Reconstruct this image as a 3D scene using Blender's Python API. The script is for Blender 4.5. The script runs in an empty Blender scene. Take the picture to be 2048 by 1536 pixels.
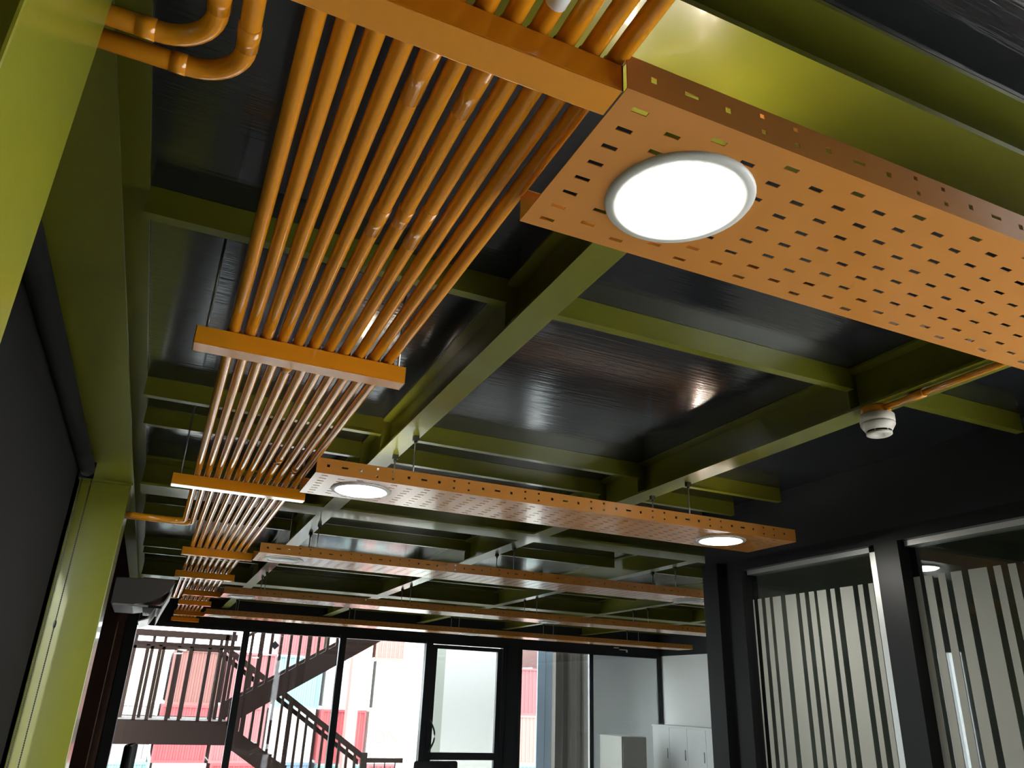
import bpy, bmesh, math, random
from mathutils import Vector, Matrix

# ------------------------------------------------------------------ camera, world, light
SC = bpy.context.scene
COL = SC.collection
EYE = 1.6                                   # eye height above the office floor
cam_d = bpy.data.cameras.new('camera'); cam = bpy.data.objects.new('camera', cam_d); COL.objects.link(cam)
yaw, pitch, roll, FPX = 0.410514883, 0.394543083, 0.0388032875, 1516.53387
fwd = Vector((math.sin(yaw)*math.cos(pitch), math.cos(yaw)*math.cos(pitch), math.sin(pitch)))
rgt = Vector((math.cos(yaw), -math.sin(yaw), 0)); upv = rgt.cross(fwd)
r2 = math.cos(roll)*rgt + math.sin(roll)*upv
u2 = -math.sin(roll)*rgt + math.cos(roll)*upv
cam.matrix_world = Matrix(((r2.x, u2.x, -fwd.x, 0), (r2.y, u2.y, -fwd.y, 0), (r2.z, u2.z, -fwd.z, EYE), (0, 0, 0, 1)))
cam_d.sensor_width = 36; cam_d.lens = FPX/2048*36; cam_d.clip_start = .02; cam_d.clip_end = 500
SC.camera = cam

SKY, SUN, LAMP, EXPO = 16.0, 10.0, 95.0, 0.5
w = bpy.data.worlds.new('world'); SC.world = w; w.use_nodes = True
w.node_tree.nodes['Background'].inputs[0].default_value = (.93, .97, 1, 1)
w.node_tree.nodes['Background'].inputs[1].default_value = SKY
sd = bpy.data.lights.new('sun', 'SUN'); sd.energy = SUN; sd.angle = math.radians(1.5); sd.color = (1, .96, .88)
so = bpy.data.objects.new('sun', sd); COL.objects.link(so)
so.rotation_euler = Vector((.12, 1, -.24)).to_track_quat('-Z', 'Y').to_euler()
vs = SC.view_settings
vs.view_transform = 'Standard'; vs.look = 'None'; vs.gamma = 1; vs.use_curve_mapping = False; vs.exposure = EXPO

# ------------------------------------------------------------------ helpers
def mat(name, col, rough=.5, metal=0, spec=.5, coat=0, bump=None, var=None, emit=None):
    m = bpy.data.materials.new(name); m.use_nodes = True
    nt = m.node_tree; b = nt.nodes['Principled BSDF']
    b.inputs['Base Color'].default_value = (*col, 1); b.inputs['Roughness'].default_value = rough
    b.inputs['Metallic'].default_value = metal; b.inputs['Specular IOR Level'].default_value = spec
    b.inputs['Coat Weight'].default_value = coat; b.inputs['Coat Roughness'].default_value = .08
    if emit:
        b.inputs['Emission Color'].default_value = (*emit[0], 1); b.inputs['Emission Strength'].default_value = emit[1]
    if bump or var:
        tc = nt.nodes.new('ShaderNodeTexCoord')
    if bump:                                  # (scale vector, strength, distance)
        mp = nt.nodes.new('ShaderNodeMapping'); mp.inputs['Scale'].default_value = bump[0]
        nz = nt.nodes.new('ShaderNodeTexNoise'); nz.inputs['Scale'].default_value = 1; nz.inputs['Detail'].default_value = 3
        bp = nt.nodes.new('ShaderNodeBump'); bp.inputs['Strength'].default_value = bump[1]; bp.inputs['Distance'].default_value = bump[2]
        nt.links.new(tc.outputs['Object'], mp.inputs[0]); nt.links.new(mp.outputs[0], nz.inputs[0])
        nt.links.new(nz.outputs[0], bp.inputs['Height']); nt.links.new(bp.outputs[0], b.inputs['Normal'])
        if coat: nt.links.new(bp.outputs[0], b.inputs['Coat Normal'])
    if var:                                   # (scale, amount): faint mottling of the colour
        nz = nt.nodes.new('ShaderNodeTexNoise'); nz.inputs['Scale'].default_value = var[0]; nz.inputs['Detail'].default_value = 4
        mx = nt.nodes.new('ShaderNodeMix'); mx.data_type = 'RGBA'
        mx.inputs[6].default_value = (*[c*(1-var[1]) for c in col], 1); mx.inputs[7].default_value = (*[min(1, c*(1+var[1])) for c in col], 1)
        nt.links.new(tc.outputs['Object'], nz.inputs[0]); nt.links.new(nz.outputs[0], mx.inputs[0]); nt.links.new(mx.outputs[2], b.inputs['Base Color'])
    return m

def glass_mat(name, tint, ior=1.5, base=.0):
    m = bpy.data.materials.new(name); m.use_nodes = True; nt = m.node_tree
    for n in list(nt.nodes):
        if n.type != 'OUTPUT_MATERIAL': nt.nodes.remove(n)
    out = [n for n in nt.nodes if n.type == 'OUTPUT_MATERIAL'][0]
    t = nt.nodes.new('ShaderNodeBsdfTransparent'); t.inputs[0].default_value = (*tint, 1)
    g = nt.nodes.new('ShaderNodeBsdfGlossy'); g.inputs['Roughness'].default_value = .02
    f = nt.nodes.new('ShaderNodeFresnel')              # thin pane: same reflectance entering and leaving
    ge = nt.nodes.new('ShaderNodeNewGeometry'); mi = nt.nodes.new('ShaderNodeMix'); mi.data_type = 'FLOAT'
    mi.inputs[2].default_value = ior; mi.inputs[3].default_value = 1/ior
    nt.links.new(ge.outputs['Backfacing'], mi.inputs[0]); nt.links.new(mi.outputs[0], f.inputs[0])
    mx = nt.nodes.new('ShaderNodeMixShader')
    nt.links.new(f.outputs[0], mx.inputs[0]); nt.links.new(t.outputs[0], mx.inputs[1]); nt.links.new(g.outputs[0], mx.inputs[2])
    nt.links.new(mx.outputs[0], out.inputs[0]); return m

def film_mat(name):
    m = bpy.data.materials.new(name); m.use_nodes = True; nt = m.node_tree
    for n in list(nt.nodes):
        if n.type != 'OUTPUT_MATERIAL': nt.nodes.remove(n)
    out = [n for n in nt.nodes if n.type == 'OUTPUT_MATERIAL'][0]
    d = nt.nodes.new('ShaderNodeBsdfDiffuse'); d.inputs[0].default_value = (.45, .465, .43, 1)
    t = nt.nodes.new('ShaderNodeBsdfTranslucent'); t.inputs[0].default_value = (.7, .72, .68, 1)
    mx = nt.nodes.new('ShaderNodeMixShader'); mx.inputs[0].default_value = .3
    nt.links.new(d.outputs[0], mx.inputs[1]); nt.links.new(t.outputs[0], mx.inputs[2]); nt.links.new(mx.outputs[0], out.inputs[0])
    return m

M = {}
M['orange'] = mat('orange_gloss_paint', (.76, .285, .012), .11, coat=.3)
M['orange_tray'] = mat('orange_tray_paint', (.62, .245, .045), .24, coat=.3, bump=((25, 25, 25), .03, .002), var=(9, .05))
M['lime'] = mat('lime_green_steel_paint', (.155, .157, .011), .32, coat=.3, bump=((30, 30, 30), .12, .003), var=(14, .07))
M['ceil'] = mat('black_lacquered_ceiling', (.018, .019, .022), .16, coat=.5, bump=((3, 70, 3), .22, .004))
M['black'] = mat('black_steel_paint', (.006, .0065, .0075), .4, spec=.25, bump=((40, 40, 40), .03, .002))
M['bulk'] = mat('charcoal_wall_paint', (.016, .017, .019), .6, spec=.3, bump=((30, 30, 30), .05, .002))
M['frame'] = mat('dark_aluminium_frame', (.010, .012, .016), .4, spec=.3)
M['alu'] = mat('brushed_aluminium', (.55, .56, .55), .35, metal=.8)
M['steel'] = mat('zinc_plated_steel', (.55, .56, .55), .3, metal=1)
M['dsteel'] = mat('dark_steel_clamp', (.06, .065, .05), .5, metal=.5)
M['white'] = mat('white_wall_paint', (.84, .85, .84), .6, bump=((20, 20, 20), .04, .002))
M['wlam'] = mat('white_laminate', (.74, .76, .76), .4, var=(3, .02))
M['grey'] = mat('grey_sheet_metal', (.42, .42, .39), .5)
M['cream'] = mat('cream_window_jamb', (.62, .58, .40), .5)
M['brown'] = mat('dark_brown_panel', (.02, .011, .008), 1, spec=0, bump=((4, 60, 1), .1, .003))
M['blind'] = mat('charcoal_blind_fabric', (.011, .010, .010), .9, spec=.2, bump=((300, 300, 300), .1, .001))
M['floor'] = mat('polished_grey_floor', (.24, .235, .22), .11, var=(2, .08))
M['plastic'] = mat('white_plastic', (.72, .68, .60), .4)
M['acgrey'] = mat('grey_plastic_shell', (.11, .098, .09), .45)
M['trim'] = mat('grey_light_trim', (.62, .62, .58), .4)
M['lit'] = mat('lit_diffuser', (.9, .9, .85), .5, emit=((1, .97, .88), LAMP))
M['unlit'] = mat('unlit_diffuser', (.42, .42, .38), .3)
M['fabric'] = mat('black_chair_mesh', (.008, .009, .011), .7, bump=((200, 200, 200), .2, .001))
M['stair'] = mat('primer_brown_steel', (.018, .009, .007), .7, spec=.15, var=(4, .15))
M['glass'] = glass_mat('tinted_window_glass', (.72, .745, .74)); M['clear'] = glass_mat('clear_glass', (.97, .98, .98))
M['pglass'] = glass_mat('partition_glass', (.86, .9, .88), 1.55)
M['film'] = film_mat('frosted_film')
M['asphalt'] = mat('pale_yard_concrete', (.36, .35, .33), .9, var=(.3, .15))
M['ext_white'] = mat('white_cabin_paint', (.86, .86, .83), .5)
M['ext_pale'] = mat('pale_cabin_post', (.52, .54, .48), .5)
M['ext_blue'] = mat('pale_blue_steel', (.15, .20, .25), .5, var=(3, .1))
M['ext_brown'] = mat('brown_corrugated_steel', (.052, .042, .034), .5, var=(1.5, .35))
CC = {'red': (.42, .07, .08), 'rose': (.36, .12, .13), 'white': (.72, .72, .68), 'teal': (.24, .40, .42), 'grey': (.38, .36, .37),
      'brown': (.24, .10, .09), 'blue': (.16, .24, .36), 'cream': (.66, .62, .50), 'pink': (.55, .24, .22)}
for k, v in CC.items(): M['c_'+k] = mat('container_'+k+'_paint', tuple(c*.42 for c in v), .6, spec=.2, var=(.6, .12))

class MB:
    def __init__(s): s.v = []; s.f = []; s.sm = []
    def box(s, x0, x1, y0, y1, z0, z1):
        n = len(s.v); z0 += EYE; z1 += EYE
        s.v += [(x0, y0, z0), (x1, y0, z0), (x1, y1, z0), (x0, y1, z0), (x0, y0, z1), (x1, y0, z1), (x1, y1, z1), (x0, y1, z1)]
        for q in ((3, 2, 1, 0), (4, 5, 6, 7), (0, 1, 5, 4), (1, 2, 6, 5), (2, 3, 7, 6), (3, 0, 4, 7)): s.f.append([n+i for i in q]); s.sm.append(False)
        return s
    def prism(s, pts, axis, a0, a1):
        """extrude a polygon (list of 2-D points) along an axis: x -> pts are (y,z), y -> (x,z), z -> (x,y)"""
        n = len(s.v); k = len(pts)
        for a in (a0, a1):
            for p, q in pts:
                s.v.append({'x': (a, p, q+EYE), 'y': (p, a, q+EYE), 'z': (p, q, a+EYE)}[axis])
        s.f.append([n+i for i in range(k)]); s.f.append([n+k+i for i in reversed(range(k))]); s.sm += [False]*2
        for i in range(k): s.f.append([n+i, n+k+i, n+k+(i+1) % k, n+(i+1) % k]); s.sm.append(False)
        return s
    def tube(s, path, r, seg=14, caps=True):
        if not isinstance(r, (list, tuple)):                # keep long runs in short lengths
            q = [path[0]]
            for p in path[1:]:
                n = max(1, int(math.dist(q[-1], p)/.4)); a = q[-1]
                q += [tuple(a[k]+(p[k]-a[k])*i/n for k in range(3)) for i in range(1, n+1)]
            path = q
        P = [Vector((p[0], p[1], p[2]+EYE)) for p in path]; n0 = len(s.v); k = len(P); up = None
        for i, p in enumerate(P):
            t = (P[min(i+1, k-1)]-P[max(i-1, 0)]).normalized()
            if up is None: up = Vector((0, 0, 1)) if abs(t.z) < .9 else Vector((0, 1, 0))
            a = t.cross(up).normalized(); b = a.cross(t); rr = r[i] if isinstance(r, (list, tuple)) else r
            for j in range(seg):
                th = 2*math.pi*j/seg; s.v.append(tuple(p+rr*(math.cos(th)*a+math.sin(th)*b)))
        for i in range(k-1):
            for j in range(seg):
                a = n0+i*seg+j; b = n0+i*seg+(j+1) % seg; s.f.append([a, b, b+seg, a+seg]); s.sm.append(True)
        if caps:
            s.f.append([n0+j for j in reversed(range(seg))]); s.f.append([n0+(k-1)*seg+j for j in range(seg)]); s.sm += [False]*2
        return s
    def lathe(s, prof, cx, cy, cz, seg=32):
        """profile of (radius, dz) rings around a vertical axis"""
        n0 = len(s.v)
        for r, dz in prof:
            for j in range(seg):
                th = 2*math.pi*j/seg; s.v.append((cx+r*math.cos(th), cy+r*math.sin(th), cz+dz+EYE))
        for i in range(len(prof)-1):
            for j in range(seg):
                a = n0+i*seg+j; b = n0+i*seg+(j+1) % seg; s.f.append([a, b, b+seg, a+seg]); s.sm.append(True)
        return s
    def disc(s, cx, cy, cz, r, seg=32, down=True):
        n0 = len(s.v)
        for j in range(seg):
            th = 2*math.pi*j/seg; s.v.append((cx+r*math.cos(th), cy+r*math.sin(th), cz+EYE))
        s.f.append([n0+j for j in (reversed(range(seg)) if down else range(seg))]); s.sm.append(False); return s
    def build(s, name, m, parent=None, bevel=0):
        me = bpy.data.meshes.new(name); me.from_pydata(s.v, [], s.f); me.update()
        me.polygons.foreach_set('use_smooth', s.sm)
        bm = bmesh.new(); bm.from_mesh(me); bmesh.ops.recalc_face_normals(bm, faces=bm.faces); bm.to_mesh(me); bm.free()
        me.materials.append(M[m] if isinstance(m, str) else m)
        o = bpy.data.objects.new(name, me); COL.objects.link(o)
        if bevel:
            b = o.modifiers.new('bevel', 'BEVEL'); b.width = bevel; b.segments = 2; b.limit_method = 'ANGLE'
        if parent: attach(o, parent)
        return o

def attach(o, p):
    o.parent = p; o.matrix_parent_inverse = Matrix.Translation(-p_world(p))
def p_world(p):
    v = Vector(p.location)
    if p.parent: v = v+p_world(p.parent)*0
    return v
def box(name, m, parent, *b, bevel=0): return MB().box(*b).build(name, m, parent, bevel)
def tag(o, label, cat, group=None, kind=None):
    o['label'] = label
    if cat: o['category'] = cat
    if group: o['group'] = group
    if kind: o['kind'] = kind
    return o
def thing(name, label, cat, loc=(0, 0, 0), group=None, kind=None):
    o = bpy.data.objects.new(name, None); COL.objects.link(o); o.empty_display_size = .05
    o.location = (loc[0], loc[1], loc[2]+EYE)
    return tag(o, label, cat, group, kind)
def struct(name, mb, m, label, cat='structure'):
    return tag(mb.build(name, m), label, cat, kind='structure')

# ------------------------------------------------------------------ main levels (relative to the eye)
FL, CE, BB, TB, HD = -1.6, 1.29, 1.11, .865, .845     # floor, ceiling, beam bottom, tray bottom, window head
YW, XR, XP, YB = 12.5, 8.65, 3.4, -1.5                          # window wall, right wall, partition

# ------------------------------------------------------------------ the setting
struct('floor', MB().box(-.7, XR+.1, 1.3, YW+.1, FL-.2, FL).box(-.7, 3.6, YB-.1, 1.3, FL-.2, FL), 'floor', 'polished grey office floor', 'floor')
struct('ceiling', MB().box(-.7, XR+.1, 1.3, YW+.1, CE, CE+.2).box(-.7, 3.6, YB-.1, 1.3, CE, CE+.2), 'ceil', 'glossy black ceiling deck above the green beams', 'ceiling')
struct('wall_left', MB().box(-.75, -.62, YB-.1, 1.15, FL, CE), 'brown', 'dark left wall beside the near column', 'wall')
struct('wall_left', MB().box(-.75, -.62, 1.15, 4.86, FL, -.75).box(-.75, -.62, 1.15, 4.86, .98, CE), 'brown', 'dark left wall around the blind window', 'wall')
struct('wall_left', MB().box(-.75, -.62, 4.86, 5.3, FL, CE).box(-.62, -.42, 5.27, 5.55, FL, CE), 'brown', 'dark left wall behind the far lime column', 'wall')
b = MB(); b.box(-.5, -.36, 5.55, 6.0, .62, CE); b.box(-.5, -.36, 5.55, 6.0, FL, -1.2)
b.box(-.5, -.36, 6.0, 9.2, FL, CE); b.box(-.5, -.36, 9.2, 9.45, .62, CE); b.box(-.5, -.36, 9.2, 9.45, FL, -1.2); b.box(-.5, -.36, 9.45, YW+.1, FL, CE)
struct('wall_left', b, 'brown', 'dark brown left wall with narrow window slits', 'wall')
struct('wall_near_right', MB().box(3.48, 3.6, YB, -.64, FL, .92), 'bulk', 'charcoal wall beside the added side window', 'wall')
struct('wall_back', MB().box(-.7, 3.6, YB-.1, YB, FL, CE), 'bulk', 'charcoal wall behind the photographer', 'wall')
struct('wall_right', MB().box(XR, XR+.1, 1.3, 6.0, FL, HD).box(XR, XR+.1, 6.0, YW+.1, FL, HD), 'white', 'white side wall behind the white cupboards', 'wall')
struct('wall_right', MB().box(XR, XR+.1, 1.3, YW+.1, HD, CE), 'bulk', 'dark band above the white side wall', 'wall')
struct('wall_far', MB().box(-.5, XR, YW, YW+.1, HD, CE), 'bulk', 'dark bulkhead above the window wall', 'wall')
struct('wall_partition', MB().box(3.48, 3.60, YB, 4.43, .92, CE), 'bulk', 'charcoal bulkhead above the glass partition', 'wall')
struct('wall_meeting', MB().box(3.61, XR, 1.3, 1.34, FL, CE), 'white', 'near wall of the meeting room behind the partition', 'wall')
struct('wall_meeting', MB().box(3.62, XR, 4.35, 4.43, FL, CE), 'white', 'end wall of the meeting room behind the partition', 'wall')

struct('upper_sky_block', MB().box(-.75, XR+.1, 1.3, YW+.1, CE+.21, 2.7).box(-.75, 3.6, YB-.1, 1.3, CE+.21, 2.7), 'bulk', 'unseen upper storey added to keep sky light off the stair', 'wall')  # unseen volume added to block sky light from the outdoor stair
# ------------------------------------------------------------------ window wall
def window(n, x0, x1, label, fw=.035, extra=None):
    t = thing('window_%d' % n, label, 'window', (x0, YW, FL), kind='structure')
    box('jamb', 'frame', t, x0, x0+fw, YW-.05, YW+.07, FL, HD); box('jamb', 'frame', t, x1-fw, x1, YW-.05, YW+.07, FL, HD)
    box('head_rail', 'frame', t, x0+fw, x1-fw, YW-.04, YW+.06, HD-.045, HD); box('sill_rail', 'frame', t, x0+fw, x1-fw, YW-.04, YW+.06, FL, FL+.06)
    box('glazing_bead', 'alu', t, x0+fw, x0+fw+.008, YW-.02, YW, FL+.06, HD-.045)
    box('pane', 'glass', t, x0+fw, x1-fw, YW+.004, YW+.012, FL+.06, HD-.045)
    return t
window(1, -.36, 1.262, 'far window pane beside the dark brown corner, showing the stair landing')
window(2, 1.262, 2.714, 'far window pane crossed by the outdoor stair flight')
window(3, 2.714, 4.12, 'far window pane left of the glass door')
window(4, 5.77, 7.18, 'far window pane right of the glass door, beside a blue post', .04)
window(10, 7.18, 8.64, 'far window bay with a white wall right behind it', .02)
box('mullion', 'frame', bpy.data.objects['window_1'], 1.215, 1.31, YW-.07, YW-.03, FL, HD)
box('mullion', 'frame', bpy.data.objects['window_2'], 2.665, 2.765, YW-.07, YW-.03, FL, HD)
t = thing('trim_1', 'dark panel strip right of the glass door', 'trim', (5.5, YW, FL), kind='structure')
box('panel', 'frame', t, 5.52, 5.77, YW-.03, YW+.05, FL, HD); box('edge_strip', 'black', t, 5.50, 5.535, YW-.06, YW-.03, FL, HD)
t = thing('trim_2', 'slim dark mullion at the corner of the white walls', 'trim', (8.6, YW, FL), kind='structure')
box('mullion', 'frame', t, 8.56, 8.62, YW-.05, YW+.02, FL, HD); box('bead', 'alu', t, 8.62, 8.635, YW-.03, YW, FL, HD)
box('bead', 'alu', t, 8.545, 8.56, YW-.03, YW, FL, HD)
box('bead', 'alu', bpy.data.objects['window_4'], 7.125, 7.14, YW-.03, YW-.005, FL, HD)
d = thing('door_1', 'dark framed glass door with a bowed pull handle', 'door', (4.15, YW, FL), kind='structure')
box('door_jamb', 'frame', d, 4.12, 4.2, YW-.05, YW+.07, FL, HD); box('door_jamb', 'frame', d, 5.45, 5.5, YW-.05, YW+.07, FL, HD)
box('door_head', 'frame', d, 4.2, 5.45, YW-.05, YW+.07, HD-.04, HD)
box('stile', 'frame', d, 4.205, 4.285, YW-.03, YW+.03, FL+.01, HD-.05); box('stile', 'frame', d, 5.36, 5.445, YW-.03, YW+.03, FL+.01, HD-.05)
box('top_rail', 'frame', d, 4.285, 5.36, YW-.03, YW+.03, HD-.11, HD-.05); box('mid_rail', 'frame', d, 4.285, 5.36, YW-.03, YW+.03, -.905, -.80)
box('bottom_rail', 'frame', d, 4.285, 5.36, YW-.03, YW+.03, FL+.01, FL+.12)
box('pane', 'glass', d, 4.285, 5.36, YW, YW+.008, -.80, HD-.11); box('pane', 'glass', d, 4.285, 5.36, YW, YW+.008, FL+.12, -.905)
h = [(4.24+.075*math.sin(math.pi*i/14), YW-.035-.05*math.sin(math.pi*i/14), -.80+.46*i/14) for i in range(15)]
hd = MB().tube(h, .014, 12).build('pull_handle', 'dsteel', d); hd['label'] = 'bowed dark steel pull handle'
box('handle_plate', 'frame', d, 4.215, 4.265, YW-.045, YW-.03, -.82, -.32)
# small bright hook on the window head
hk = MB(); hk.box(7.62, 7.72, YW-.07, YW-.05, .93, .945); hk.box(7.74, 7.9, YW-.07, YW-.05, .905, .918); hk.box(7.88, 7.905, YW-.07, YW-.05, .87, .905)
tag(hk.build('curtain_hook', 'white'), 'tiny white hook bracket on the dark window head', 'hook')

# left window behind the blind
t = thing('window_5', 'left window behind the charcoal roller blind', 'window', (-.68, 3, -.75), kind='structure')
box('pane', 'glass', t, -.70, -.692, 1.2, 4.64, -.7, .93); box('jamb', 'cream', t, -.72, -.585, 4.64, 4.955, -.75, .98)
box('head_rail', 'frame', t, -.72, -.64, 1.15, 4.8, .93, .98); box('sill_rail', 'cream', t, -.72, -.6, 1.15, 4.8, -.79, -.74); box('jamb', 'frame', t, -.72, -.64, 1.15, 1.2, -.75, .98)
box('glazing_strip', 'frame', t, -.60, -.58, 4.61, 4.64, -.74, .98)
for n, (y0, y1) in ((6, (5.55, 6.0)), (7, (9.2, 9.45))):
    t = thing('window_%d' % n, 'narrow window slit in the left wall, %s' % ('beside the lime column' if n == 6 else 'near the far corner'), 'window', (-.43, y0, -1.2), kind='structure')
    box('pane', 'glass', t, -.44, -.432, y0, y1, -1.2, .62); box('frame', 'frame', t, -.47, -.40, y0-.0, y0+.02, -1.2, .62)

t = thing('window_8', 'unseen side window added to light the near column', 'window', (3.55, 0, FL), kind='structure')  # out of view; placed and sized to brighten the near lime column
box('pane', 'clear', t, 3.55, 3.558, -.6, 1.34, FL+.05, .85)
for y in (-.64, 1.28): box('jamb', 'frame', t, 3.52, 3.6, y, y+.06, FL, .85)
# roller blind
t = thing('roller_blind', 'charcoal roller blind drawn down over the left window', 'blind', (-.49, 2.8, 1.06))
MB().tube([(-.485, 1.08, 1.055), (-.485, 4.52, 1.055)], .037, 20).build('roller_tube', 'blind', t)
box('fabric', 'blind', t, -.525, -.522, 1.1, 4.47, -.68, 1.06); box('bottom_bar', 'black', t, -.532, -.515, 1.1, 4.47, -.70, -.675)
br = MB(); br.box(-.52, -.45, 4.525, 4.54, 1.01, 1.10); br.tube([(-.485, 4.54, 1.055), (-.485, 4.575, 1.055)], .028, 16); br.build('end_bracket', 'black', t)
ch = MB()
for dx, dy in ((-.508, 4.60), (-.462, 4.60)):
    ch.tube([(dx, dy, 1.05), (dx, dy, -1.0)], .0016, 6)
    for i in range(200): ch.box(dx-.003, dx+.003, dy-.003, dy+.003, 1.03-i*.0102, 1.036-i*.0102)
cho = ch.build('bead_chain', 'black', t); cho['kind'] = 'stuff'
MB().lathe([(.001, -.02), (.006, -.014), (.007, 0), (.006, .014), (.001, .02)], -.462, 4.60, .27, 10).build('chain_connector', 'black', t)

# ------------------------------------------------------------------ steel frame
def ibeam(name, label, cat, axis, a0, a1, c, wd, z0=BB, z1=CE, tf=.010, tw=.008, group=None, topc=None, stiff=()):
    L = (a0, c, z0) if axis == 'x' else (c, a0, z0)
    t = thing(name, label, cat, L, group)
    def B(nm, lo, hi, za, zb, s0=a0, s1=a1):
        if axis == 'x': return box(nm, 'lime', t, s0, s1, lo, hi, za, zb)
        return box(nm, 'lime', t, lo, hi, s0, s1, za, zb)
    B('bottom_flange', c-wd/2, c+wd/2, z0, z0+tf); B('web', c-tw/2, c+tw/2, z0+tf, z1-tf)
    lo, hi = topc if topc else (c-wd/2, c+wd/2)
    B('top_flange', lo, hi, z1-tf, z1-.001)
    for s in stiff:
        B('stiffener_plate', c-wd*.46, c-tw/2, z0+tf, z1-tf, s-.004, s+.004); B('stiffener_plate', c+tw/2, c+wd*.46, z0+tf, z1-tf, s-.004, s+.004)
    return t
CB = [(.755, 1.015), (4.94, 5.20), (9.25, 9.51)]
ibeam('cross_beam', 'broad lime-green cross beam above the nearest perforated tray', 'beam', 'x', -.24, XP+.01, .885, .26, tf=.014)
ibeam('cross_beam', 'dark green cross beam just behind the two-lamp tray', 'beam', 'x', -.24, XR, 5.07, .26, tf=.014)
ibeam('cross_beam', 'green cross beam farthest from the camera, near the windows', 'beam', 'x', -.24, XR, 9.38, .26, tf=.014)
ibeam('edge_beam', 'olive green edge beam running along the left wall', 'beam', 'y', YB, YW, -.3875, .225, topc=(-.5, -.243), tf=.012)
XA = [.905, 2.43, 3.955, 5.48, 7.0]; WA = [.105, .125, .105, .105, .105]
bays = [(YB, .755), (1.015, 4.94), (5.20, 9.25), (9.51, YW)]
bn = ['overhead bay behind the camera', 'nearest bay', 'middle bay', 'far bay by the windows']
xn = ['beside the orange conduits', 'carrying the smoke detector conduit', 'third from the conduits', 'fourth from the conduits', 'fifth from the conduits']
PY = [[], [2.02, 3.56, 4.0], [6.33, 7.87, 8.31], [10.64, 12.1]]
for j, (y0, y1) in enumerate(bays):
    if j == 0: continue
    for i, x in enumerate(XA):
        if x > XP and j < 2: continue
        lbl = 'narrow green beam %s, %s' % (xn[i] if not (i == 1 and j != 1) else 'second from the conduits', bn[j])
        ibeam('floor_beam', lbl, 'beam', 'y', y0, y1, x, WA[i], group='narrow green beams running towards the windows', stiff=[p+.03 for p in PY[j]] if i < 2 else ())
pn = {2.02: 'nearest row', 3.56: 'second row', 4.0: 'third row', 6.33: 'fourth row', 7.87: 'fifth row', 8.31: 'sixth row', 10.64: 'seventh row', 12.1: 'row nearest the windows'}
for j in (1, 2, 3):
    ends = [-.243] + [x for x in XA if x < XP or j > 1] + [XP+.01 if j == 1 else XR-.01]
    for p in PY[j]:
        for i in range(len(ends)-1):
            x0 = ends[i]+(.055 if i else .0); x1 = ends[i+1]-(.055 if i < len(ends)-2 else 0)
            if x1-x0 < .1: continue
            gap = ['between left wall and first beam', 'between first and second beams', 'right of the second beam' if j == 1 else 'between second and third beams',
                   'between third and fourth beams', 'between fourth and fifth beams', 'right of the fifth beam'][i]
            t = thing('purlin', 'short green purlin in the %s, %s' % (pn[p], gap), 'purlin', (x0, p, 1.2), 'short green purlins under the deck')
            box('web', 'lime', t, x0, x1, p, p+.006, 1.206, CE-.001); box('bottom_flange', 'lime', t, x0, x1, p-.003, p+.034, 1.2, 1.206)
            box('end_plate', 'lime', t, x1-.008, x1, p+.006, p+.032, 1.206, CE-.002)
# columns
t = thing('steel_column', 'bright lime steel column at the left edge, nearest the camera', 'column', (-.35, .86, FL))
box('shaft', 'lime', t, -.465, -.235, .71, 1.02, FL+.02, BB-.012, bevel=.004); box('base_plate', 'lime', t, -.5, -.2, .67, 1.06, FL, FL+.02); box('cap_plate', 'lime', t, -.5, -.225, .70, 1.03, BB-.012, BB-.001)
t = thing('steel_column', 'lime steel column past the roller blind, half in shade', 'column', (-.42, 5.1, FL))
box('shaft', 'lime', t, -.56, -.285, 4.96, 5.26, FL+.02, BB-.014, bevel=.004); box('base_plate', 'lime', t, -.57, -.25, 4.93, 5.265, FL, FL+.02); box('cap_plate', 'lime', t, -.565, -.277, 4.955, 5.265, BB-.014, BB-.001)
t = thing('steel_column', 'dark square corner column beside the far windows', 'column', (-.3, 12.2, FL))
box('shaft', 'black', t, -.355, -.22, 11.9, 12.38, FL+.02, BB-.01); box('base_plate', 'black', t, -.36, -.2, 11.88, 12.4, FL, FL+.02)

# ------------------------------------------------------------------ glass partition on the right
t = thing('partition_header', 'black header rail above the striped glass partition', 'rail', (3.48, 1, .85))
box('header', 'black', t, 3.48, 3.60, YB, 4.06, .85, .92)
for a, b_ in ((3.05, 4.05), (1.5, 2.82)): box('glazing_channel', 'alu', t, 3.52, 3.60, a, b_, .822, .85)
t = thing('partition_column', 'broad black column at the end of the glass partition', 'column', (3.48, 4.06, FL))
box('near_flange', 'black', t, 3.48, 3.61, 4.06, 4.20, FL, .92); box('far_flange', 'black', t, 3.45, 3.61, 4.27, 4.43, FL, .92); box('web', 'black', t, 3.52, 3.60, 4.20, 4.27, FL, .92)
t = thing('partition_column', 'black column between the two striped glass panels', 'column', (3.48, 2.83, FL))
box('shaft', 'black', t, 3.48, 3.61, 2.83, 2.98, FL, .85); box('glazing_strip', 'alu', t, 3.52, 3.60, 2.98, 3.05, FL, .822)
t = thing('partition_column', 'black column beyond the right edge of the frame', 'column', (3.48, 1.34, FL))
box('shaft', 'black', t, 3.48, 3.61, 1.34, 1.49, FL, .85); box('glazing_strip', 'alu', t, 3.52, 3.60, 1.46, 1.49, FL, .822)
st1 = [(4.078, 3.978), (3.944, 3.909), (3.876, 3.836), (3.808, 3.737), (3.698, 3.609), (3.577, 3.537), (3.503, 3.462), (3.439, 3.37), (3.337, 3.305), (3.265, 3.173), (3.138, 3.105), (3.067, 3.035)]
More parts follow.
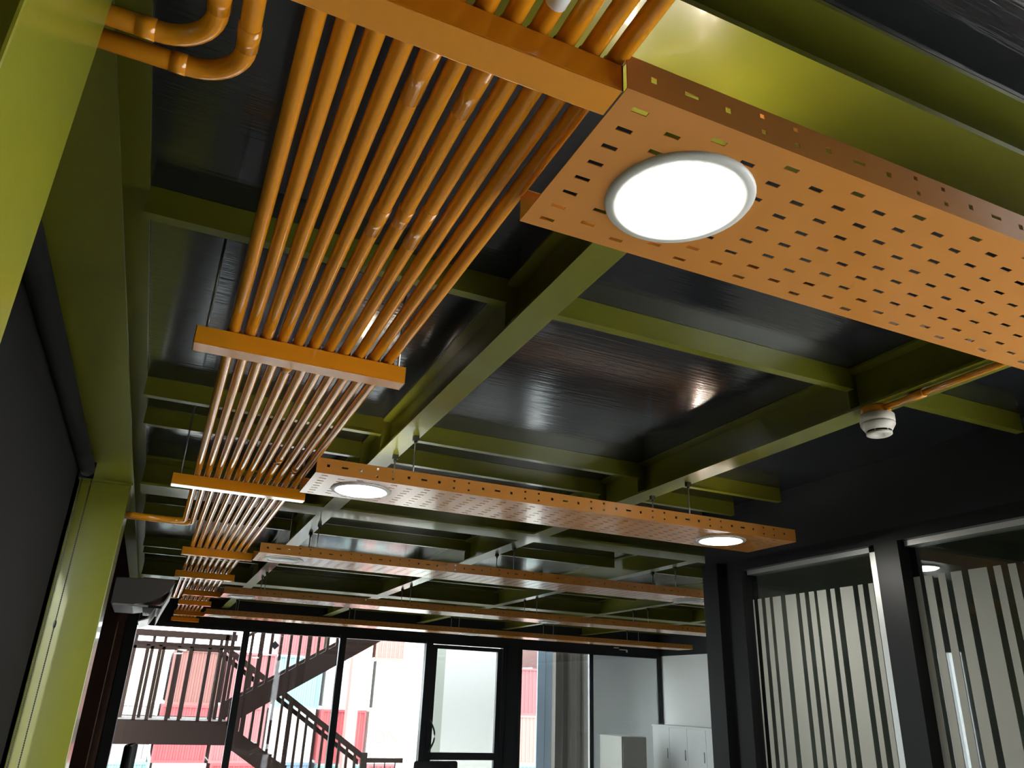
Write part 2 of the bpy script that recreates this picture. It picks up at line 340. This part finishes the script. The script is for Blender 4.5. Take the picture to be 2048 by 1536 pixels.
st2 = [(2.802, 2.743), (2.718, 2.673), (2.64, 2.6), (2.569, 2.511), (2.476, 2.381), (2.349, 2.312), (2.279, 2.241), (2.205, 2.166), (2.12, 2.03), (2.0, 1.96), (1.92, 1.84), (1.80, 1.76), (1.71, 1.66), (1.62, 1.55)]
k = 3.56/3.5
for n, (st, a, b_, lbl) in enumerate(((st1, 3.05, 4.06, 'glass panel with frosted vertical stripes beside the end column'), (st2, 1.49, 2.83, 'glass panel with frosted vertical stripes at the right edge'))):
    t = thing('striped_glass_panel', lbl, 'glass panel', (3.56, a, FL), 'striped partition panels')
    box('pane', 'pglass', t, 3.560, 3.570, a, b_, FL+.02, .85)
    for y1, y0 in st:
        y0, y1 = max(a+.002, y0*k), min(b_-.002, y1*k)
        if y1-y0 > .01: box('frosted_stripe', 'film', t, 3.5575, 3.5590, y0, y1, FL+.05, .655*k)

# ------------------------------------------------------------------ perforated trays and downlights
def plate(u0, u1, v0, v1, holes, th, place):
    """flat plate with true rectangular holes; place(u, v, w) -> xyz"""
    us = sorted({round(x, 5) for x in [u0, u1]+[q for h_ in holes for q in h_[:2]]}); vv = sorted({round(x, 5) for x in [v0, v1]+[q for h_ in holes for q in h_[2:]]})
    H = set()
    iu = {x: i for i, x in enumerate(us)}; iv = {x: i for i, x in enumerate(vv)}
    for a, b_, c, d_ in holes:
        for i in range(iu[round(a, 5)], iu[round(b_, 5)]):
            for j in range(iv[round(c, 5)], iv[round(d_, 5)]): H.add((i, j))
    nu, nv = len(us), len(vv); V = []; F = []
    for w_ in (0, th):
        for x in us:
            for y in vv: p = place(x, y, w_); V.append((p[0], p[1], p[2]+EYE))
    N = nu*nv
    for i in range(nu-1):
        for j in range(nv-1):
            if (i, j) in H: continue
            a = i*nv+j; b_ = a+nv
            F.append((a, b_, b_+1, a+1)); F.append((N+a, N+a+1, N+b_+1, N+b_))
            for di, dj, e in ((-1, 0, (a, a+1)), (1, 0, (b_+1, b_)), (0, -1, (b_, a)), (0, 1, (a+1, b_+1))):
                ii, jj = i+di, j+dj
                if not (0 <= ii < nu-1 and 0 <= jj < nv-1) or (ii, jj) in H: F.append((e[0], e[1], e[1]+N, e[0]+N))
    m = MB(); m.v = V; m.f = [list(f) for f in F]; m.sm = [False]*len(F); return m
def tray(label, x0, x1, y0, y1, lamps):
    t = thing('perforated_tray', label, 'tray', (x0, y0, TB), 'orange perforated trays')
    holes = []; c = 0; x = x0+.045
    while x < x1-.03:
        yy = y0+.035+(.02325 if c % 2 else 0)
        while yy < y1-.02:
            if all((x-lx)**2+(yy-(y0+y1)/2)**2 > .118**2 for lx in lamps): holes.append((x-.0145, x+.0145, yy-.0048, yy+.0048))
            yy += .0465
        c += 1; x += .0775
    for lx in lamps:                                    # square cut-out above each lamp, hidden by its round trim
        cy = (y0+y1)/2; holes.append((lx-.07, lx+.07, cy-.07, cy+.07))
    plate(x0, x1, y0, y1, holes, .002, lambda u, v, w_: (u, v, TB+w_)).build('bottom_plate', 'orange_tray', t)
    sh = []; x = x0+.05; k_ = 0; zc = TB+.036
    while x < x1-.04:
        q = k_ % 5
        if q in (0, 2): sh.append((x-.006, x+.006, zc-.006, zc+.006))
        elif q == 1: sh.append((x-.014, x+.014, zc-.004, zc+.004))
        else: sh += [(x-.005, x+.005, zc+.012, zc+.021), (x-.005, x+.005, zc-.021, zc-.012)]
        x += .072; k_ += 1
    for yy in (y0, y1-.002): plate(x0, x1, TB+.002, TB+.068, sh, .002, lambda u, v, w_, yy=yy: (u, yy+w_, v)).build('side_rail', 'orange_tray', t)
    for yy in (y0+.002, y1-.014): box('return_lip', 'orange_tray', t, x0, x1, yy, yy+.012, TB+.066, TB+.068)
    return t
def downlight(label, x, y, lit, r=.1375, ri=.112):
    t = thing('downlight', label, 'lamp', (x, y, TB), 'round downlights in the trays')
    MB().lathe([(ri, .02), (ri, -.004), (ri+.006, -.007), (r-.004, -.005), (r, 0), (r, .002)], x, y, TB-.0005, 48).build('trim_ring', 'trim', t)
    MB().lathe([(ri, -.002), (ri*.9, -.009), (ri*.6, -.013), (ri*.3, -.0145), (.001, -.015)], x, y, TB, 48).build('diffuser', 'lit' if lit else 'unlit', t)
    MB().lathe([(.068, .002), (.066, .05), (.05, .062), (.001, .062)], x, y, TB, 24).build('housing', 'trim', t)
    return t
TR = [(.752, 1.142), (3.205, 3.600), (5.455, 5.855), (8.155, 8.545), (10.70, 11.09)]
tl = ['large perforated orange tray nearest the camera, lamp glaring', 'perforated orange tray with two lit lamps in mid view', 'long perforated orange tray just past the dark cross beam',
      'long thin orange tray, second from the windows', 'long thin orange tray nearest the windows']
LX = [[.735, 2.79], [.745, 2.79], [.745, 4.23], [.745, 4.23], [.745, 4.23]]
for i, (y0, y1) in enumerate(TR):
    x0, x1 = (.5, 3.15) if i < 2 else (.552, 8.05)
    tray(tl[i], x0, x1, y0, y1, LX[i])
    for j, lx in enumerate(LX[i]):
        if i == 0 and j: continue
        nm = ['nearest tray', 'mid-view tray', 'tray past the dark cross beam', 'tray second from the windows', 'tray nearest the windows'][i]
        lb = ('glaring lit downlight in the %s' % nm) if i == 0 else '%s round downlight at the %s of the %s' % ('lit' if i == 1 else 'unlit', ('left end' if j == 0 else ('right end' if i == 1 else 'middle')), nm)
        downlight(lb, lx, (y0+y1)/2, i < 2)
downlight('downlight of the nearest tray hidden beyond the right edge', LX[0][1], (TR[0][0]+TR[0][1])/2, True)

# ------------------------------------------------------------------ conduits and their struts
CR = .0165; CZ = TB+.055+CR
SY = [(.762, .82), (2.06, 2.12), (3.76, 3.82), (5.87, 5.925), (7.155, 7.21), (8.56, 8.615), (9.63, 9.685), (11.10, 11.155), (12.20, 12.25)]
SX = [(-.14, .497), (-.05, .545), (-.057, .553), (.073, .551), (.071, .554), (.205, .558), (.19, .54), (.19, .56), (.19, .56)]
CX = [.046+.0447*i for i in range(11)]
sl = ['nearest orange strut, crossing above the conduits at the top', 'orange strut under the conduits, second from the camera', 'orange strut reaching the two-lamp tray, third from the camera',
      'orange strut in line with the tray past the dark beam', 'fifth orange strut, left of the dark bay', 'sixth orange strut, in line with the second-last tray', 'seventh orange strut among the far conduits',
      'eighth orange strut, in line with the last tray', 'last orange strut just before the windows']
cm = MB()                                               # one saddle clamp, shared by all
for a in range(9):
    th0, th1 = math.pi*a/8*.999, None
pts = [(1.12*CR*math.cos(math.pi*a/10), 1.12*CR*math.sin(math.pi*a/10)) for a in range(11)]; ptsi = [(p*.96, q*.96) for p, q in pts]
cm.prism([(p, q-EYE) for p, q in pts]+[(p, q-EYE) for p, q in reversed(ptsi)], 'y', -.009, .009)
for s in (-1, 1): cm.box(s*CR*1.1-.0012, s*CR*1.1+.0012, -.009, .009, -CR-EYE, .002-EYE)
cmo = cm.build('pipe_clamp', 'orange'); cmesh = cmo.data; bpy.data.objects.remove(cmo)
def clamp(x, y, p):
    o = bpy.data.objects.new('pipe_clamp', cmesh); COL.objects.link(o); o.location = (x, y, CZ+EYE); attach(o, p)
for i, ((y0, y1), (x0, x1)) in enumerate(zip(SY, SX)):
    t = thing('strut', sl[i], 'strut', (x0, y0, TB), 'orange struts under the conduits')
    c = MB(); c.box(x0, x1, y0, y1, TB, TB+.003); c.box(x0, x1, y0, y0+.003, TB+.003, TB+.053); c.box(x0, x1, y1-.003, y1, TB+.003, TB+.053)
    c.build('channel', 'orange', t, bevel=.0012)
    box('lip', 'orange', t, x0, x1, y0+.003, y0+.012, TB+.051, TB+.053); box('lip', 'orange', t, x0, x1, y1-.012, y1-.003, TB+.051, TB+.053)
    for e in (x0-.002, x1): box('end_edge', 'dsteel', t, e, e+.002, y0, y1, TB, TB+.053)
    ks = [(-.087), (-.04)]+CX if i == 0 else (CX if i < 3 else (CX[2:] if i < 6 else CX[4:]))
    if i == 5: ks = CX[4:]
    for x in ks: clamp(x, (y0+y1)/2, t)
def bend(x, ye, xe, r):
    """run along +Y, bend left towards -X, end at xe"""
    p = [(x, YB+.01, CZ), (x, ye-r, CZ)]
    for a in range(1, 10): th = math.pi/2*a/10; p.append((x-r+r*math.cos(th), ye-r+r*math.sin(th), CZ))
    return p+[(x-r, ye, CZ), (xe, ye, CZ)]
def conduit(label, path, couplers=(), boxes=()):
    t = thing('conduit', label, 'conduit', path[0], 'orange conduits on the struts')
    MB().tube(path, CR, 16).build('pipe', 'orange', t)
    for c in couplers:
        if len(c) == 3: x, a, b_ = c; p = [(x, a, CZ), (x, b_, CZ)]
        else: p = [c[0], c[1]]
        MB().tube(p, CR*1.07, 16).build('coupler', 'orange', t)
    return t
od = ['first', 'second', 'third', 'fourth', 'fifth', 'sixth', 'seventh', 'eighth', 'ninth', 'tenth', 'eleventh']
conduit('orange conduit bending left to the near column, upper of the pair', bend(-.087, 1.037, -.62, .085), [((-.172, 1.037, CZ), (-.2, 1.037, CZ)), (-.087, .90, .95)])
conduit('orange conduit bending left to the near column, lower of the pair', bend(-.04, 1.092, -.62, .085), [((-.125, 1.092, CZ), (-.15, 1.092, CZ)), (-.04, .96, 1.007)])
cpl = {2: [(2.185, 2.2)], 4: [(.84, 1.0), (2.26, 2.30)], 5: [(1.32, 1.42)], 6: [(.86, .99), (1.30, 1.36)], 7: [(1.28, 1.43), (3.3, 3.38)], 9: [(3.42, 3.5)]}
for i in range(11):
    cp = [(CX[i], a, b_) for a, b_ in cpl.get(i, [])]
    tail = 'bending left at the far lime column' if i < 2 else ('ending left near the windows' if i < 4 else 'running on to the windows')
    lb = 'straight orange conduit, %s from the left, %s' % (od[i], tail)
    if i < 4:
        ye, xe = [(5.02, -.2855), (5.075, -.2855), (9.56, -.357), (9.6, -.357)][i]
        o = conduit(lb, bend(CX[i], ye, xe, .07), cp)
    else: o = conduit(lb, [(CX[i], YB+.01, CZ), (CX[i], YW-.01, CZ)], cp)
    if i == 7: MB().tube([(CX[7], .66, CZ-.0003), (CX[7], .72, CZ-.0003)], CR*1.02, 16).build('white_tape', 'white', o)

# ------------------------------------------------------------------ hanger rods
def rod(label, x, y, zt, zb, group='threaded hanger rods'):
    t = thing('hanger_rod', label, 'rod', (x, y, zb), group)
    MB().tube([(x, y, zb), (x, y, zt-.012)], .004, 8).build('rod', 'steel', t)
    c = MB(); c.box(x-.013, x+.013, y-.011, y+.011, zt-.022, zt-.0005); c.tube([(x, y, zt-.036), (x, y, zt-.022)], .008, 6); c.build('beam_clamp', 'dsteel', t)
    MB().tube([(x, y, zb), (x, y, zb+.008)], .008, 6).build('nut', 'steel', t)
tn = ['nearest tray', 'two-lamp tray', 'tray past the dark cross beam', 'second-last tray', 'last tray']
bnm = ['first', 'second', 'third', 'fourth', 'fifth']
for i, (y0, y1) in enumerate(TR):
    if i == 0: continue
    for j, x in enumerate(XA):
        if i == 1 and j > 1: continue
        for s, y in (('near', y0+.03), ('far', y1-.03)):
            rod('hanger rod, %s side of the %s, %s beam' % (s, tn[i], bnm[j]), x+.03, y, BB, TB+.0025)
for i, (y, s) in enumerate(((2.045, 'second'), (3.59, 'third'))):
    sy = sum(SY[i+1])/2
    rod('thin rod holding the left end of the %s strut' % s, -.025, sy, CE-.001, TB+.004)
    rod('thin rod holding the right end of the %s strut' % s, .528, sy, CE-.001, TB+.004)

# ------------------------------------------------------------------ smoke detector and its conduit
t = thing('detector_conduit', 'single orange conduit clipped under the second green beam', 'conduit', (2.405, 1.2, 1.09))
MB().tube([(2.405, .8, 1.093), (2.405, 1.93, 1.093)], .0125, 14).build('pipe', 'orange', t)
MB().tube([(2.405, 1.74, 1.093), (2.405, 1.80, 1.093)], .0165, 14).build('coupler', 'orange', t)
MB().lathe([(.001, 0), (.052, 0), (.055, -.004), (.055, -.026), (.052, -.03), (.001, -.03)], 2.415, 1.965, BB-.0005, 28).build('junction_box', 'orange', t)
t = thing('smoke_detector', 'white round smoke detector hanging below the second beam', 'detector', (2.415, 1.965, 1.0), None)
zt = BB-.031
MB().lathe([(.001, 0), (.06, 0), (.064, -.004), (.064, -.030), (.060, -.034)], 2.415, 1.965, zt, 36).build('base', 'plastic', t)
MB().lathe([(.060, -.034), (.063, -.036), (.063, -.042), (.049, -.066), (.046, -.067)], 2.415, 1.965, zt, 36).build('shell', 'plastic', t)
MB().lathe([(.040, -.060), (.040, -.073)], 2.415, 1.965, zt, 24).build('sensor_gap', 'black', t)
MB().lathe([(.040, -.073), (.047, -.073), (.047, -.080), (.042, -.083), (.016, -.083), (.015, -.081), (.001, -.081)], 2.415, 1.965, zt, 36).build('cap', 'plastic', t)
for a in range(6):
    th = a*math.pi/3+.4; x, y = 2.415+.044*math.cos(th), 1.965+.044*math.sin(th); box('rib', 'plastic', t, x-.002, x+.002, y-.002, y+.002, zt-.075, zt-.064)
# small white plates on the far beam flange
for x, lb in ((2.5, 'left'), (4.1, 'middle'), (4.42, 'right')):
    tag(box('white_plate', 'white', None, x-.06, x+.06, 9.42, 9.50, BB-.002, BB-.0005), 'small white plate under the far cross beam, %s one' % lb, 'tag')

# ------------------------------------------------------------------ air conditioner on the left wall
t = thing('air_conditioner', 'dark grey wall air conditioner with its louvre open', 'air conditioner', (-.2, 7.0, .6), None)
prof = [(-.358, .80), (.07, .82), (.085, .79), (.06, .735), (.01, .68), (-.08, .625), (-.2, .60), (-.358, .60)]
MB().prism(prof, 'y', 7.0, 7.95).build('shell', 'acgrey', t, bevel=.006)
MB().prism([(.07, .735), (.078, .73), (.03, .60), (.0, .50), (-.008, .505), (.02, .61)], 'y', 7.05, 7.9).build('louvre', 'alu', t)
MB().prism([(-.02, .60), (-.012, .60), (-.06, .50), (-.13, .475), (-.135, .482), (-.068, .508)], 'y', 7.05, 7.9).build('louvre', 'alu', t)
MB().box(-.34, -.08, 6.995, 7.0, .585, .60).build('outlet_grille', 'alu', t)
MB().box(-.12, .02, 7.04, 7.9, .585, .605).build('outlet_slot', 'black', t)

# ------------------------------------------------------------------ furniture
def cabinet(label, x0, x1, y0, y1, zt, n):
    t = thing('storage_cabinet', label, 'cabinet', (x0, y0, FL))
    box('carcass', 'wlam', t, x0+.02, x1, y0, y1, FL+.06, zt-.03); box('top_panel', 'wlam', t, x0-.01, x1, y0-.01, y1+.01, zt-.03, zt); box('plinth', 'grey', t, x0+.05, x1, y0+.02, y1-.02, FL, FL+.06)
    dw = (y1-y0)/n
    for i in range(n):
        o = box('door', 'wlam', t, x0, x0+.018, y0+i*dw+.003, y0+(i+1)*dw-.003, FL+.065, zt-.034); box('handle', 'alu', o, x0-.015, x0, y0+i*dw+.05, y0+i*dw+.062, -.8, -.65)
    return t
cabinet('white laminate cupboard with narrow doors along the white wall', 8.2, 8.64, 10.2, 12.15, -.30, 4)
t = thing('steel_cabinet', 'grey steel cabinet standing against the white wall panel', 'cabinet', (7.5, 12.1, FL))
box('carcass', 'grey', t, 7.32, 7.8, 11.75, 12.45, FL+.04, -.49, bevel=.006); box('drawer_front', 'grey', t, 7.34, 7.78, 11.735, 11.75, -1.0, -.52); box('plinth', 'black', t, 7.34, 7.78, 11.77, 12.43, FL, FL+.04)
box('drawer_front', 'grey', t, 7.34, 7.78, 11.735, 11.75, -1.54, -1.02)

def chair(label, x, y, rz, zt):
    t = thing('office_chair', label, 'chair', (0, 0, FL-0), 'black office chairs')
    t.location = (0, 0, 0)
    def rb(name, m, pts_boxes, bevel=.02):
        mb = MB()
        for q in pts_boxes: mb.box(*q)
        return mb.build(name, m, t, bevel)
    back = MB(); n = 9                                  # curved, rounded backrest
    pts = []
    for i in range(n+1):
        u = -1+2*i/n; pts.append((u*.22, .20+.05*(1-u*u)))
    outline = [(p, q) for p, q in pts]+[(p, q+.045) for p, q in reversed(pts)]
    back.prism(outline, 'z', -1.0, zt); back.build('backrest', 'fabric', t, .03)
    rb('back_bracket', 'black', [(-.03, .03, .15, .25, -1.13, -.95)], .005)
    rb('seat', 'fabric', [(-.24, .24, -.26, .2, -1.16, -1.09)], .03)
    MB().tube([(0, 0, -1.5), (0, 0, -1.16)], .028, 14).build('gas_lift', 'steel', t)
    for a in range(5):
        th = a*2*math.pi/5+.3; e = (.29*math.cos(th), .29*math.sin(th), -1.53)
        o = MB().tube([(0, 0, -1.49), e], [.026, .016], 10).build('leg', 'black', t); MB().tube([(e[0]-.02, e[1], -1.572), (e[0]+.02, e[1], -1.572)], .027, 12).build('caster', 'black', o)
    for s in (-1, 1):
        rb('armrest', 'black', [(s*.27-.03, s*.27+.03, -.12, .12, -.93, -.905), (s*.27-.015, s*.27+.015, -.02, .02, -1.14, -.93)], .006)
    t.location = (x, y, 0); t.rotation_euler = (0, 0, rz)
    return t
c1 = chair('black office chair seen from behind, left of the glass door', 2.64, 8.0-.24, math.pi+.05, -.555)
c2 = chair('black office chair seen edge-on beside the dark corner', -.0+.25, 8.0, math.pi/2-.1, -.475)

# ------------------------------------------------------------------ outdoors: stair
st = thing('outdoor_stair', 'brown steel stair with baluster railings outside the windows', 'stair', (1.4, 14.2, -.8))
box('landing_fascia', 'stair', st, -1.6, 1.42, 14.2, 14.24, -.84, -.49); box('landing_fascia', 'stair', st, -1.6, 1.42, 16.3, 16.34, -.84, -.49); box('landing_deck', 'stair', st, -1.6, 1.42, 14.24, 16.3, -.53, -.50)
def sloped(name, xa, za, xb, zb, dz, y0, y1): return MB().prism([(xa, za-dz), (xb, zb-dz), (xb, zb), (xa, za)], 'y', y0, y1).build(name, 'stair', st)
up = lambda x: -.17+.60*(x-1.4)
sloped('stringer', 1.36, up(1.36), 4.7, up(4.7), .36, 14.2, 14.24); sloped('stringer', 1.36, up(1.36), 4.7, up(4.7), .30, 15.1, 15.14)
box('stair_post', 'stair', st, 1.40, 1.56, 14.19, 14.30, -.92, -.1)
for i in range(11): x = 1.55+.28*i; box('tread', 'stair', st, x, x+.27, 14.24, 15.1, up(x)-.10, up(x)-.07)
sloped('hand_rail', 1.5, up(1.5)+1.0, 4.7, up(4.7)+1.0, .06, 14.2, 14.25)
for i in range(20):
    x = 1.56+.16*i; w_ = .075 if i % 5 == 1 else .045
    box('baluster', 'stair', st, x-w_/2, x+w_/2, 14.205, 14.235, up(x)-.02, up(x)+.96)
dn = lambda x: -.52-.62*(x-1.42)
sloped('stringer', 1.42, dn(1.42)-.0, 4.7, dn(4.7), .34, 15.36, 15.40); sloped('stringer', 1.42, dn(1.42), 4.7, dn(4.7), .34, 16.3, 16.34)
for i in range(11): x = 1.5+.28*i; box('tread', 'stair', st, x, x+.27, 15.40, 16.3, dn(x)-.16, dn(x)-.13)
hr = lambda x: .72-.644*(x-1.274)
sloped('hand_rail', 1.27, hr(1.27), 4.05, hr(4.05), .11, 15.36, 15.41); sloped('mid_rail', 1.15, hr(1.27)-.15+.077, 3.9, hr(3.9)-.15, .09, 15.42, 15.46)
for i in range(17):
    x = 1.42+.16*i; w_ = .08 if i % 5 == 2 else .045
    box('baluster', 'stair', st, x-w_/2, x+w_/2, 15.365, 15.40, dn(x)-.05, hr(x)-.05)
box('hand_rail', 'stair', st, 3.98, 4.74, 15.36, 15.41, -1.17, -1.09); box('stair_post', 'stair', st, 3.93, 4.05, 15.35, 15.42, -2.4, -1.0)
for i in range(3): x = 4.2+.2*i; box('baluster', 'stair', st, x-.008, x+.008, 15.37, 15.40, -2.0, -1.17)
for y, o in ((14.22, 0), (15.4, .07)):
    nr = 'hand_rail'
    if y > 15:
        box('hand_rail', 'stair', st, -1.6, 1.42, y-.03, y+.03, .81, .92); box('mid_rail', 'stair', st, -1.6, 1.2, y-.02, y+.02, .60, .70)
    for i in range(8):
        x = -.32+o+.235*i+(.05 if i % 2 else 0)
        if x < 1.35: box('baluster', 'stair', st, x-.026, x+.026, y-.02, y+.02, -.5, .62 if y < 15 else .84)
    box('stair_post', 'stair', st, 1.22, 1.28, y-.03, y+.03, -.5, .9)
box('mid_rail', 'stair', st, -1.6, 1.42, 14.2, 14.24, .60, .67)
dm = MB().prism([(1.86, .72), (1.94, .65), (2.01, .72), (1.93, .79)], 'y', 14.18, 14.19).build('sign_plate', 'frame', st); dm['label'] = 'small dark diamond plate on a baluster'

# ------------------------------------------------------------------ outdoors: cabin, posts, containers, yard
struct('ground', MB().box(-60, 120, -60, 160, -6.2, -6.0), 'asphalt', 'pale concrete container yard', 'ground')
t = thing('white_cabin', 'white cabin wall glaring behind the glass door', 'cabin', (5.4, 14, -6))
box('wall_panel', 'ext_white', t, 4.98, 6.02, 14.0, 16.0, -2.6, 2.4); box('corner_post', 'ext_pale', t, 4.78, 4.98, 14.0, 16.0, -2.6, 2.4); box('leg', 'ext_pale', t, 4.8, 4.95, 14.0, 14.2, -6.0, -2.6); box('leg', 'ext_pale', t, 5.85, 6.0, 14.0, 14.2, -6.0, -2.6)
t = thing('blue_post', 'pale blue steel post right of the glass door', 'post', (7.0, 14, -6))
box('front_plate', 'ext_blue', t, 6.86, 7.02, 13.98, 14.02, -6, 2.0); box('front_plate', 'ext_blue', t, 7.03, 7.26, 13.99, 14.03, -6, 2.0); box('web', 'ext_blue', t, 7.0, 7.06, 14.03, 14.2, -6, 2.0)

def corr(mb, axis, a0, a1, c, z0, z1, n, depth, sign):
    """one corrugated wall, as a folded sheet with thickness"""
    pts = []; p = (a1-a0)/n
    for i in range(n):
        b0 = a0+i*p
        pts += [(b0, 0), (b0+p*.35, 0), (b0+p*.5, depth), (b0+p*.85, depth)]
    pts.append((a1, 0))
    out = [(a, c+sign*dd) for a, dd in pts]+[(a, c+sign*(dd+.02)) for a, dd in reversed(pts)]
    if axis == 'x': mb.prism(out, 'z', z0, z1)
    else: mb.prism([(q, a) for a, q in out], 'z', z0, z1)
    return mb
def container(label, x, y, z, col, L=2.44, D=6.06, n=9, logo=None):
    t = thing('shipping_container', label, 'container', (x, y, z), 'stacked shipping containers')
    m = 'c_'+col if ('c_'+col) in M else col
    corr(MB(), 'x', x+.1, x+L-.1, y+.05, z+.12, z+2.47, n, .04, 1).build('end_wall', m, t)
    box('side_wall', m, t, x+.02, x+.06, y+.1, y+D-.1, z+.12, z+2.47); box('side_wall', m, t, x+L-.06, x+L-.02, y+.1, y+D-.1, z+.12, z+2.47)
    box('roof', m, t, x+.02, x+L-.02, y+.02, y+D, z+2.47, z+2.55)
    for e in (x, x+L-.1): box('corner_post', m, t, e, e+.1, y, y+.12, z, z+2.59)
    for e in (z, z+2.47): box('cross_rail', m, t, x+.1, x+L-.1, y, y+.1, e, e+.12)
    if logo:
        cu = bpy.data.curves.new('lettering', 'FONT'); cu.body = logo; cu.size = .95; cu.extrude = .003; cu.align_x = 'CENTER'
        o = bpy.data.objects.new('lettering', cu); COL.objects.link(o); dg = bpy.context.evaluated_depsgraph_get()
        me = bpy.data.meshes.new_from_object(o.evaluated_get(dg)); bpy.data.objects.remove(o)
        o = bpy.data.objects.new('lettering', me); COL.objects.link(o); me.materials.append(M['c_pink'])
        o.location = (x+L*.5, y-.006, z+1.0+EYE); o.rotation_euler = (math.pi/2, 0, 0); attach(o, t)
    return t
t = thing('white_fence_wall', 'plain white wall outside the last far window bay', 'wall', (8.4, 13.3, -6))
box('board', 'white', t, 7.66, 9.26, 13.3, 13.36, -6, 2.2); box('edge_trim', 'alu', t, 7.62, 7.66, 13.29, 13.37, -6, 2.2); box('shade_roof', 'bulk', t, 7.3, 9.26, 12.62, 13.4, 1.28, 1.32); box('shade_side_board', 'white', t, 9.20, 9.26, 12.62, 13.3, -6, 1.28); box('sun_stop_board', 'bulk', t, 8.76, 9.26, 12.56, 12.62, -6, 1.28); box('deck', 'bulk', t, 7.3, 9.20, 12.62, 13.3, FL-.05, FL)  # roof, side and return boards are added to shade the white board
t = thing('corrugated_screen', 'brown corrugated steel screen right of the blue post', 'screen', (7.3, 13.6, -6))
corr(MB(), 'x', 7.10, 7.94, 13.6, -6, 1.6, 3, .06, 1).build('sheet', 'ext_brown', t); box('edge_post', 'ext_brown', t, 7.04, 7.10, 13.58, 13.72, -6, 1.6); box('edge_post', 'ext_brown', t, 7.94, 8.0, 13.58, 13.72, -6, 1.6)
random.seed(5)
rows = [  # bottom level of each row, colours from left to right
    (-6.0, ['teal', 'white', 'red', 'blue', 'teal', 'rose', 'cream', 'white', 'teal', 'blue', 'white', 'grey']),
    (-3.4, ['grey', 'red', 'rose', 'white', 'red', 'pinkw', 'cream', 'white', 'pink', 'cream', 'white', 'teal']),
    (-.8, ['cream', 'brown', 'rose', 'teal', 'white', 'white', 'white', 'white', 'rose', 'white', 'white', 'white']),
    (1.8, [None, None, None, 'rose', 'cream', 'pink', 'brown', 'white', None, 'brown', 'cream', 'rose'])]
rn = ['ground row', 'second row', 'third row', 'top row']
M['c_pinkw'] = mat('container_pale_pink_paint', (.70, .60, .56), .55, var=(.6, .08))
for r, (z, cs) in enumerate(rows):
    for i, c in enumerate(cs):
        if c is None: continue
        x = -1.6+i*2.62+(0 if r % 2 else .12)
        cn = {'pinkw': 'pale pink'}.get(c, c)
        container('%s shipping container in the %s of the yard, stack %s from the left' % (cn, rn[r], (od+['twelfth', 'thirteenth', 'fourteenth', 'fifteenth'])[i]), x, 44+(.6 if i % 3 == 0 else 0), z, c, logo='ONE' if (r == 1 and i == 5) else None)
# red gantry leg between the stacks
t = thing('gantry_leg', 'red gantry crane leg standing among the containers', 'crane', (11.2, 40, -6))
box('leg', 'c_pink', t, 9.35, 9.85, 40, 40.6, -6, 7); box('leg', 'c_pink', t, 14.9, 15.4, 40, 40.6, -6, 7); box('beam', 'c_pink', t, 9.3, 15.5, 40.1, 40.5, 5.5, 6.5); box('wheel_bogie', 'grey', t, 9.2, 10.1, 39.9, 40.7, -6, -5.3); box('wheel_bogie', 'grey', t, 14.7, 15.6, 39.9, 40.7, -6, -5.3)
